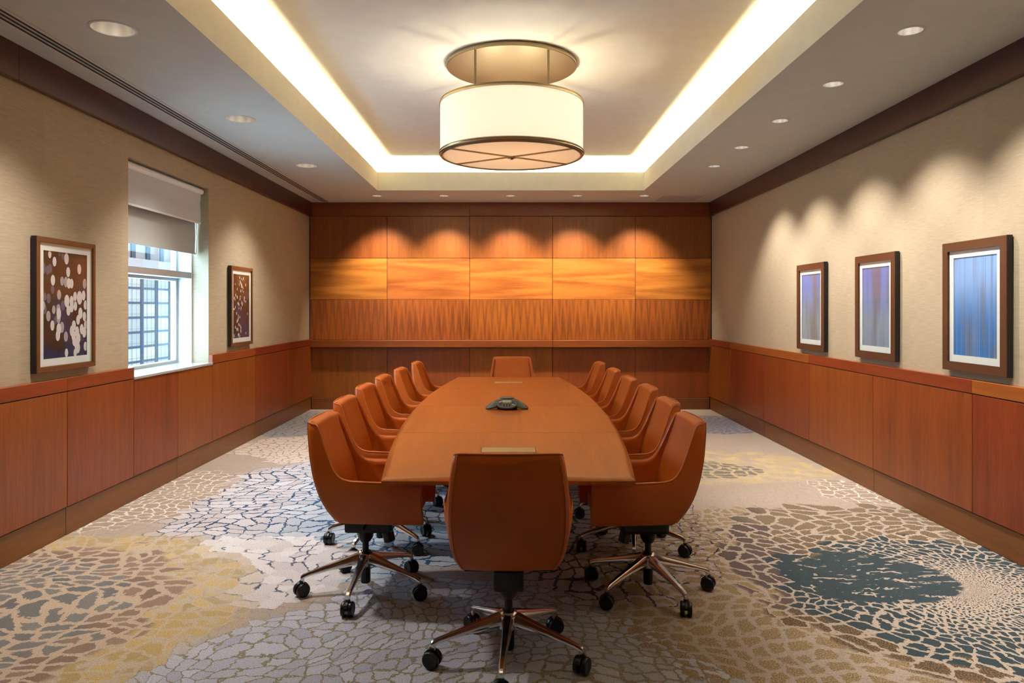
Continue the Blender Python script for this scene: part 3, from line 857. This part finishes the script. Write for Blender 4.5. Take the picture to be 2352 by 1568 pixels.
for y, lab, mt in ((7.14, 'brown framed print of blue and grey streaks, closest to the panelled wall', 'print_a'),
                   (5.885, 'brown framed print of violet blue and grey streaks, middle of the row of three', 'print_b'),
                   (4.635, 'brown framed print of vivid bright blue streaks, largest in view of three', 'print_c')):
    picture(lab, y, PZ - .01, .32, .425, .056, .046, 'frame_brown', False, print_flat(mt), 'blue streak prints')

# ------------------------------------------------------------------ conference table
TBX, TBY, THL = 0.0, 5.605, 2.375
tb = thing('conference_table', 'long boat shaped orange wood conference table', 'table', (TBX, TBY, 0))
def hw(y): return .715 - .150 * (y / THL) ** 2
def table_section(y0, y1, ends):
    bm = bmesh.new()
    n = 14
    def outline(ins, z):
        a, b_ = y0 + (ins if ends[0] else 0), y1 - (ins if ends[1] else 0)
        ys = [a + (b_ - a) * k / n for k in range(n + 1)]
        return [(hw(y) - ins, y, z) for y in ys] + [(-hw(y) + ins, y, z) for y in reversed(ys)]
    secs = [outline(.10, .690), outline(.016, .704), outline(.002, .708), outline(0, .712), outline(0, .726), outline(.003, .7285), outline(.016, .7375), outline(.019, .739), outline(.03, .74)]
    rs = loft(bm, secs, True, True)
    return obj('tabletop_section', bm, 'table', tb, 35)
cuts = [-THL, 4.40 - TBY, 0, 6.80 - TBY, THL]
for i in range(4):
    table_section(cuts[i] + (.0015 if i else 0), cuts[i + 1] - (.0015 if i < 3 else 0), (i == 0, i == 3))
for y in (3.865 - TBY, 7.36 - TBY):
    bm = bmesh.new(); box(bm, -.143, .143, y - .062, y + .062, .7395, .742, bev=.001, seg=1); pl = obj('cable_hatch', bm, 'brass_plate', tb, label='satin brass cable hatch plate')
    bm = bmesh.new()
    for b_ in ((-.146, -.143, y - .064, y + .064), (.143, .146, y - .064, y + .064)): box(bm, b_[0], b_[1], b_[2], b_[3], .7393, .7412)
    obj('hatch_edge', bm, 'groove', pl)
for y in (4.55 - TBY, 6.66 - TBY):
    bm = bmesh.new(); box(bm, -.22, .22, y - .16, y + .16, 0, .692, bev=.006); obj('pedestal', bm, 'wood_backv', tb)
boxobj('stretcher', 'wood_backv', (-.03, .03, 4.71 - TBY, 6.50 - TBY, .45, .69), tb)

# ------------------------------------------------------------------ conference phone
ph = thing('conference_phone', 'charcoal three legged conference phone on the middle of the table', 'phone', (-.012, 5.50, .7405))
bm = bmesh.new()
NA, NR = 96, 14
def lobe(a):
    c = .5 + .5 * math.cos(3 * (a - PI / 2))
    return .088 + .092 * c ** 1.7
def crest(a, f):
    c = .5 + .5 * math.cos(3 * (a - PI / 2))
    e = .010 + .034 * (1 - c ** 1.6)
    return e + (.078 - e) * (1 - f ** 2.5)
grid = []
for j in range(1, NR + 1):
    f = j / NR
    grid.append([bm.verts.new((lobe(2 * PI * k / NA) * f * math.cos(2 * PI * k / NA), lobe(2 * PI * k / NA) * f * math.sin(2 * PI * k / NA), crest(2 * PI * k / NA, f))) for k in range(NA)])
def under(a, f):
    c = .5 + .5 * math.cos(3 * (a - PI / 2))
    return (.0005 + .034 * (1 - c ** 1.6)) if f > .8 else (.012 if f > .5 else .001)
low = []
for f in (.985, .9, .55, .45):
    low.append([bm.verts.new((lobe(2 * PI * k / NA) * f * math.cos(2 * PI * k / NA), lobe(2 * PI * k / NA) * f * math.sin(2 * PI * k / NA), under(2 * PI * k / NA, f))) for k in range(NA)])
seq = grid + low
for A, B in zip(seq[:-1], seq[1:]):
    for k in range(NA): bm.faces.new((A[k], A[(k + 1) % NA], B[(k + 1) % NA], B[k])).smooth = True
bm.faces.new(low[-1]); bm.faces.new(grid[0])
obj('phone_body', bm, 'phone', ph, 50)
bm = bmesh.new(); lathe(bm, [(.058, .070), (.056, .079), (.035, .084), (.004, .085)], 40); obj('speaker_grille', bm, 'phone_key', ph)
# keypad lobe facing the viewer
PT = Matrix.Translation((0, -.102, .042)) @ Matrix.Rotation(R(34), 4, 'X')
def on_pad(bm): bmesh.ops.transform(bm, matrix=PT, verts=bm.verts[:])
bm = bmesh.new()
secs = []
for (s_, z) in ((.9, -.014), (1.0, -.008), (1.0, 0), (.94, .004)):
    secs.append([(s_ * .073 * math.cos(2 * PI * k / 48), s_ * .050 * math.sin(2 * PI * k / 48), z) for k in range(48)])
loft(bm, secs); on_pad(bm); pad = obj('keypad_plate', bm, 'phone_face', ph)
bm = bmesh.new(); box(bm, -.033, .033, .014, .036, .003, .006, bev=.001, seg=1); on_pad(bm); obj('screen', bm, 'lcd', ph)
for i in range(3):
    bm = bmesh.new(); box(bm, -.0235 + i * .02, -.0165 + i * .02, .004, .010, .003, .007, bev=.0008, seg=1); on_pad(bm); obj('soft_key', bm, 'phone_key_light', ph)
for i in range(3):
    for j in range(4):
        bm = bmesh.new(); box(bm, -.027 + i * .02, -.013 + i * .02, -.008 - j * .0095, -.001 - j * .0095, .003, .007, bev=.001, seg=1); on_pad(bm); obj('key', bm, 'phone_key', ph)
for sx in (-1, 1):
    for j in range(3):
        bm = bmesh.new(); box(bm, -.012, .012, -.004, .004, .003, .007, bev=.001, seg=1)
        bmesh.ops.transform(bm, matrix=Matrix.Translation((sx * .047, .018 - j * .016, 0)) @ Matrix.Rotation(sx * -.5, 4, 'Z'), verts=bm.verts[:]); on_pad(bm)
        obj('function_key', bm, 'phone_key_light' if (sx == 1 and j == 2) or (sx == -1 and j == 0) else 'phone_key', ph)

# ------------------------------------------------------------------ conference chair
def interp(tab, x):
    if x <= tab[0][0]: return tab[0][1]
    for (a, fa), (b_, fb) in zip(tab[:-1], tab[1:]):
        if x <= b_:
            k = (x - a) / (b_ - a); return fa + (fb - fa) * k
    return tab[-1][1]
def smooth_tab(tab, n=80):
    out = []
    x0, x1 = tab[0][0], tab[-1][0]
    for i in range(n + 1):
        x = x0 + (x1 - x0) * i / n
        w = (x1 - x0) * .035
        out.append((x, sum(interp(tab, x + w * d) * k for d, k in ((-1.5, .15), (-.7, .22), (0, .26), (.7, .22), (1.5, .15)))))
    return out
UR = [(.42, -.100), (.44, -.119), (.479, -.146), (.553, -.183), (.638, -.210), (.744, -.231), (.872, -.246), (.95, -.250)]
WRZ = [(.42, .200), (.44, .218), (.48, .232), (.56, .243), (.66, .246), (.75, .241), (.85, .228), (.93, .213), (.95, .211)]
WAZ = [(.42, .225), (.44, .243), (.48, .262), (.54, .280), (.60, .287), (.66, .285), (.75, .262), (.95, .225)]
UR, WRZ, WAZ = smooth_tab(UR), smooth_tab(WRZ), smooth_tab(WAZ)
ZB, ZTOP, UF, RC = .416, .927, .335, .026
CONT = [(UF, .640), (.10, .641), (-.02, .643), (-.060, .650), (-.087, .668), (-.110, .700), (-.130, .744), (-.151, .797), (-.172, .851), (-.187, .893), (-.196, .908), (-.203, .914), (-.215, .917)]
def ur(z): return interp(UR, z)
def qtop():
    tab = []
    for u, z in CONT:
        uc = ur(z) + RC
        tab.append((min(1.0, (UF - u) / (UF - uc)), z))
    return tab
QT = qtop()
def half_pos(c, z):
    """c in 0..1 side, 1..2 corner arc, 2..3 back half; returns (u, v)"""
    uc, wr_, wa = ur(z) + RC, interp(WRZ, z), interp(WAZ, z)
    if c <= 1:
        k = max(0, (c - .35) / .65); k = k * k * (3 - 2 * k) * .5 + k * k * .5
        return (UF + (uc - UF) * c, wa + (wr_ - wa) * k)
    if c <= 2:
        a = (c - 1) * PI / 2
        return (uc - RC * math.sin(a), wr_ - RC + RC * math.cos(a))
    k = 1 - (c - 2); vv = (wr_ - RC) * k
    return (uc - RC - .016 * (1 - k * k), vv)
def ztop(c):
    if c >= 1:
        k = min(1, (c - 1) / 1.15); return .917 + (ZTOP - .917) * k * (2 - k)
    return interp(QT, c)
cols = [k / 12 * .6 for k in range(12)] + [.6 + .4 * k / 22 for k in range(22)] + [1 + k / 5 for k in range(5)] + [2 + k / 8 for k in range(8)]
full = [(c, 1) for c in cols] + [(3.0, 1)] + [(c, -1) for c in reversed(cols)]
def P3(c, s, z, off=0.0):
    u, v = half_pos(c, z)
    if off:
        e = .01
        u1, v1 = half_pos(max(0, c - e), z); u2, v2 = half_pos(min(3, c + e), z)
        du, dv = u2 - u1, v2 - v1; L = math.hypot(du, dv) or 1
        nu, nv = -dv / L, du / L      # points into the seat
        u += nu * off; v += nv * off
    return Vector((u, v * s, z))
def th(c):
    if c < .6: return .036
    if c < .9: return .036 - .014 * (c - .6) / .3
    if c < 2: return .022 + .018 * (c - .9) / 1.1
    return .040
def shell_bm():
    bm = bmesh.new()
    secs = []
    NO = 12
    for c, s in full:
        zt = ztop(c); T = th(c)
        if c > 0.9: T = th(c)
        sec = []
        zb = ZB
        sec.append(P3(c, s, zb, T * .8)); sec.append(P3(c, s, zb - .004, T * .35))
        for k in range(NO + 1):
            z = zb + .004 + (zt - .010 - zb - .004) * k / NO
            sec.append(P3(c, s, z, 0 if k else .002))
        a = P3(c, s, zt - .010); b_ = P3(c, s, zt - .014, T)
        for q in (.18, .5, .82):
            p = a.lerp(b_, q); p.z = zt - .010 * (1 - math.sin(q * PI)) - .003 * q
            sec.append(p)
        for k in range(NO + 1):
            z = (zt - .014) + (zb + .010 - zt + .014) * k / NO
            sec.append(P3(c, s, z, T))
        secs.append(sec)
    loft(bm, secs, caps=True)
    # soften the two arm fronts
    return bm
def piping_bm():
    bm = bmesh.new()
    pts = [P3(c, s, ztop(c) - .006, .002) + Vector((0, 0, .002)) for c, s in full]
    pts = [P3(0, 1, ZB + .02, .001) + Vector((.002, 0, 0)), P3(0, 1, .60, .001) + Vector((.002, 0, 0))] + pts + [P3(0, -1, .60, .001) + Vector((.002, 0, 0)), P3(0, -1, ZB + .02, .001) + Vector((.002, 0, 0))]
    tube(bm, pts, .0034, 6)
    for s in (1, -1):
        pts = [P3(1.75, s, ZB + .004 + (ZTOP - .012 - ZB) * k / 16, -.0005) for k in range(17)]
        tube(bm, pts, .0026, 6)
    return bm
def cushion_bm():
    bm = bmesh.new()
    def outline(z, ins, zz):
        pts = [P3(c, s, z, .020 + ins) for c, s in full if c >= .06]
        pts = [p for p in pts]
        n = len(pts)
        out = []
        for p in pts: out.append((min(p.x, UF - .02 - ins * .6), p.y, zz))
        return out
    loft(bm, [outline(.43, .02, .418), outline(.43, .0, .426), outline(.45, 0, .462), outline(.46, .006, .474), outline(.46, .025, .484), outline(.46, .07, .488)])
    return bm
UIN = smooth_tab([(.44, -.062), (.50, -.078), (.56, -.092), (.66, -.118), (.744, -.148), (.85, -.182), (.93, -.200)])
def pad_bm():
    bm = bmesh.new()
    secs = []
    zs_ = [.45 + (.900 - .45) * k / 16 for k in range(17)] + [.909, .916, .921, .924]
    for z in zs_:
        drop = max(0, z - .900) / .024
        ui = interp(UIN, z) - .030 * (1 - math.sqrt(max(0, 1 - drop ** 2)))
        uc = ur(z) + RC
        c = min(1.0, (UF - ui) / (UF - uc))
        hwid = half_pos(c, z)[1] - .010 - .022 * (1 - math.sqrt(max(0, 1 - drop ** 2)))
        ub = min(ur(z) + .014, ui - .022)
        hb = interp(WRZ, z) - .012 - .022 * (1 - math.sqrt(max(0, 1 - drop ** 2)))
        sec = []
        r_ = .018
        sec.append((ub, hb, z)); sec.append(((ui - r_ + ub) / 2, (hwid + hb) / 2, z)); sec.append((ui - r_, hwid, z)); sec.append((ui - r_ * .3, hwid - r_ * .35, z)); 
        for q in range(9):
            t_ = 1 - 2 * (q + .5) / 9
            v = (hwid - r_) * t_
            sec.append((ui - .012 * (1 - t_ * t_), v, z))
        sec.append((ui - r_ * .3, -hwid + r_ * .35, z)); sec.append((ui - r_, -hwid, z)); sec.append(((ui - r_ + ub) / 2, -(hwid + hb) / 2, z)); sec.append((ub, -hb, z))
        secs.append(sec)
    loft(bm, secs)
    return bm
def mechanism_bm():
    bm = bmesh.new()
    box(bm, -.10, .15, -.065, .065, .318, .420, bev=.018)
    box(bm, -.06, .10, -.11, .11, .398, .424, bev=.006)
    lathe(bm, [(.026, .262), (.040, .285), (.050, .335)], 20)
    box(bm, -.085, .27, -.185, .185, .402, .417, bev=.006)
    return bm
def knob_bm():
    bm = bmesh.new()
    lathe(bm, [(.020, -.105), (.030, -.100), (.032, -.03), (.028, 0)], 20)
    bmesh.ops.transform(bm, matrix=Matrix.Translation((.105, 0, .362)) @ Matrix.Rotation(R(-14), 4, 'Y'), verts=bm.verts[:])
    return bm
def lever_bm():
    bm = bmesh.new(); tube(bm, [(.03, -.08, .40), (.035, -.17, .392), (.036, -.215, .385)], .006, 8); return bm
def column_bm():
    bm = bmesh.new(); lathe(bm, [(.024, .045), (.026, .05), (.026, .205), (.017, .207), (.017, .34)], 20); return bm
def hub_bm():
    bm = bmesh.new(); lathe(bm, [(.030, .130), (.040, .136), (.042, .190), (.036, .206), (.026, .212)], 28); return bm
def leg_bm():
    bm = bmesh.new()
    S = [(.020, .203, .060, .044), (.055, .196, .055, .046), (.10, .181, .046, .040), (.18, .157, .034, .031), (.26, .133, .025, .025), (.300, .121, .022, .023), (.318, .114, .024, .023), (.330, .104, .022, .022)]
    secs = []
    for r_, zt, h, w_ in S:
        c = .28
        secs.append([(r_, -w_ / 2, zt - h * .78), (r_, -w_ / 2, zt - h * c), (r_, -w_ / 2 * .62, zt), (r_, w_ / 2 * .62, zt), (r_, w_ / 2, zt - h * c), (r_, w_ / 2, zt - h * .78), (r_, w_ * .25, zt - h), (r_, -w_ * .25, zt - h)])
    loft(bm, secs)
    lathe(bm, [(.010, .066), (.010, .098)], 14, ctr=(.322, 0, 0))
    return bm
def caster_bm():
    bm = bmesh.new()
    for s in (-1, 1):
        lathe(bm, [(.012, s * .006), (.0335, s * .007), (.036, s * .011), (.036, s * .024), (.033, s * .028), (.026, s * .029), (.010, s * .026)], 26, ctr=(0, 0, .036), axis='y')
    lathe(bm, [(.010, -.008), (.010, .008)], 12, ctr=(0, 0, .036), axis='y')
    # hood
    secs = []
    for k in range(9):
        a = R(20 + k * 17.5)
        o, i = .040, .030
        secs.append([(math.cos(a) * i, -.006, .036 + math.sin(a) * i), (math.cos(a) * o, -.006, .036 + math.sin(a) * o), (math.cos(a) * o, .006, .036 + math.sin(a) * o), (math.cos(a) * i, .006, .036 + math.sin(a) * i)])
    loft(bm, secs)
    lathe(bm, [(.012, .066), (.012, .082)], 14)
    return bm
def make_chair():
    t = thing('conference_chair', '', 'chair')
    obj('seat_shell', shell_bm(), 'leather', t, 60)
    obj('piping', piping_bm(), 'piping', t, 80, label='leather piping, paler from painted-in sheen')
    obj('backrest_pad', pad_bm(), 'leather', t, 70)
    obj('seat_cushion', cushion_bm(), 'leather', t, 60)
    obj('tilt_mechanism', mechanism_bm(), 'black', t)
    obj('tension_knob', knob_bm(), 'black', t)
    obj('height_lever', lever_bm(), 'black', t)
    obj('gas_column', column_bm(), 'black', t)
    obj('base_hub', hub_bm(), 'chrome', t)
    lm = cm = None
    for k in range(5):
        if lm is None:
            lg = obj('leg', leg_bm(), 'chrome', t); lm = lg.data
            cs = obj('caster', caster_bm(), 'black', lg, label='black twin wheel caster'); cm = cs.data
        else:
            lg = bpy.data.objects.new('leg', lm); C.objects.link(lg); lg.parent = t
            cs = bpy.data.objects.new('caster', cm); C.objects.link(cs); cs.parent = lg; cs['label'] = 'black twin wheel caster'
        lg.rotation_euler = (0, 0, R(72 * k)); cs.location = (.326, 0, 0)
    return t
chair0 = make_chair()
state = {'used': False}
rc = random.Random(3)
def place_chair(x, y, rz, base_deg, label, group, swivel=None):
    if not state['used']:
        o = chair0; state['used'] = True
        o.location = (x, y, 0); o.rotation_euler = (0, 0, R(rz)); o['label'] = label; o['group'] = group
    else: o = dup(chair0, (x, y, 0), R(rz), label, group)
    legs = [c for c in o.children if c.name.startswith('leg')]
    for k, lg in enumerate(legs):
        lg.rotation_euler = (0, 0, R(base_deg - rz + 72 * k))
        sw = (swivel[k] if swivel else rc.uniform(0, 360))
        lg.children[0].rotation_euler = (0, 0, R(sw - base_deg - 72 * k))
    return o
GC = 'tan leather chairs around the table'
place_chair(0.0, 3.10, 90, 265, 'tan leather swivel chair at the near end of the table, back to the viewer', GC, (200, 60, 20, 130, 340))
sl = [('first', ', nearest its near end'), ('second', ''), ('third', ''), ('fourth', ''), ('fifth', ''), ('sixth', ', nearest the panelled wall')]
for (x, y, b_), nm in zip(((-.757, 3.85, 266), (-.81, 4.60, 251), (-.84, 5.38, 236), (-.835, 6.12, 281), (-.80, 6.87, 259), (-.745, 7.66, 244)), ords):
    place_chair(x, y, -1.5, b_, 'tan leather chair on window side of table, %s from the near end' % nm, GC)
for (x, y, b_), nm in zip(((.735, 3.83, 293), (.77, 4.52, 262), (.80, 5.31, 277), (.775, 6.0, 241), (.765, 6.80, 288), (.735, 7.62, 266)), ords):
    place_chair(x, y, 181.5, b_, 'tan leather chair on blue prints side of table, %s from the near end' % nm, GC)
place_chair(.04, 8.27, -90, 250, 'tan leather swivel chair at the far end of the table, facing the viewer', GC)

# ------------------------------------------------------------------ lights
for (x, y, _) in LEFT_LAMPS:
    o = light('downlight_beam', 'SPOT', (x, y, ZC - .03), 165, (1, .94, .87), spot_size=R(112), spot_blend=.9, shadow_soft_size=.09); aim(o, (0.05, 0, -1))
for (x, y, _) in RIGHT_LAMPS:
    o = light('downlight_beam', 'SPOT', (x, y, ZC - .03), 128, (1, .94, .86), spot_size=R(90), spot_blend=.8, shadow_soft_size=.04); aim(o, (.27, 0, -1))
for (x, y, _) in BACK_LAMPS:
    o = light('downlight_beam', 'SPOT', (x, y, ZC - .03), 225, (1, .88, .66), spot_size=R(80), spot_blend=1.0, shadow_soft_size=.05); aim(o, (0, .42, -1))
# cove strips
CW = (1.0, .87, .55)
yc, xc = (TY0 + TY1) / 2, (TX0 + TX1) / 2
for (x, y, sx, sy) in ((TX0 - .11, yc, .03, TY1 - TY0), (TX1 + .11, yc, .03, TY1 - TY0), (xc, TY1 + .11, TX1 - TX0, .03), (xc, TY0 - .11, TX1 - TX0, .03)):
    o = light('cove_strip', 'AREA', (x, y, 3.225), 75 * max(sx, sy) / 7.5, CW, shape='RECTANGLE', size=sx, size_y=sy)
    o.rotation_euler = (PI, 0, 0)
# bulbs inside the drum
for k in range(4):
    a = PI / 4 + k * PI / 2
    light('drum_bulb', 'POINT', (LX + .22 * math.cos(a), LY + .22 * math.sin(a), 2.95), 7.5, (1, .885, .64), shadow_soft_size=.03)
# daylight
wd = bpy.data.worlds.new('overcast_sky'); scene.world = wd; wd.use_nodes = True
nt = wd.node_tree; bg = nt.nodes['Background']; bg.inputs[0].default_value = (.47, .75, 1.0, 1); bg.inputs[1].default_value = 12.0
o = light('window_portal', 'AREA', (XG - .08, (WY0 + WY1) / 2, (WZ0 + 2.05) / 2), 1, (1, 1, 1), shape='RECTANGLE', size=WY1 - WY0, size_y=2.1 - WZ0)
o.rotation_euler = (R(90), 0, R(-90)); o.data.cycles.is_portal = True
sun = light('sun', 'SUN', (20, 20, 40), 1.5, (1, .95, .88), angle=.02); aim(sun, (-.8, .25, -.55))

# ------------------------------------------------------------------ camera
cam = bpy.data.cameras.new('camera'); co = bpy.data.objects.new('camera', cam); C.objects.link(co)
co.location = (0, 0, HC); co.rotation_euler = (R(90), 0, 0)
cam.sensor_width = 36; cam.lens = 1670 / 2352 * 36
cam.shift_x = 8 / 2352; cam.shift_y = -77 / 2352
cam.clip_start = .05; cam.clip_end = 500
scene.camera = co
scene.view_settings.view_transform = 'Standard'; scene.view_settings.look = 'None'
scene.view_settings.exposure = 0.5; scene.view_settings.gamma = 1.0; scene.view_settings.use_curve_mapping = False
scene.cycles.use_denoising = True
scene.cycles.max_bounces = 10; scene.cycles.diffuse_bounces = 6; scene.cycles.transparent_max_bounces = 16
scene.cycles.sample_clamp_indirect = 6.0
scene.cycles.caustics_reflective = False
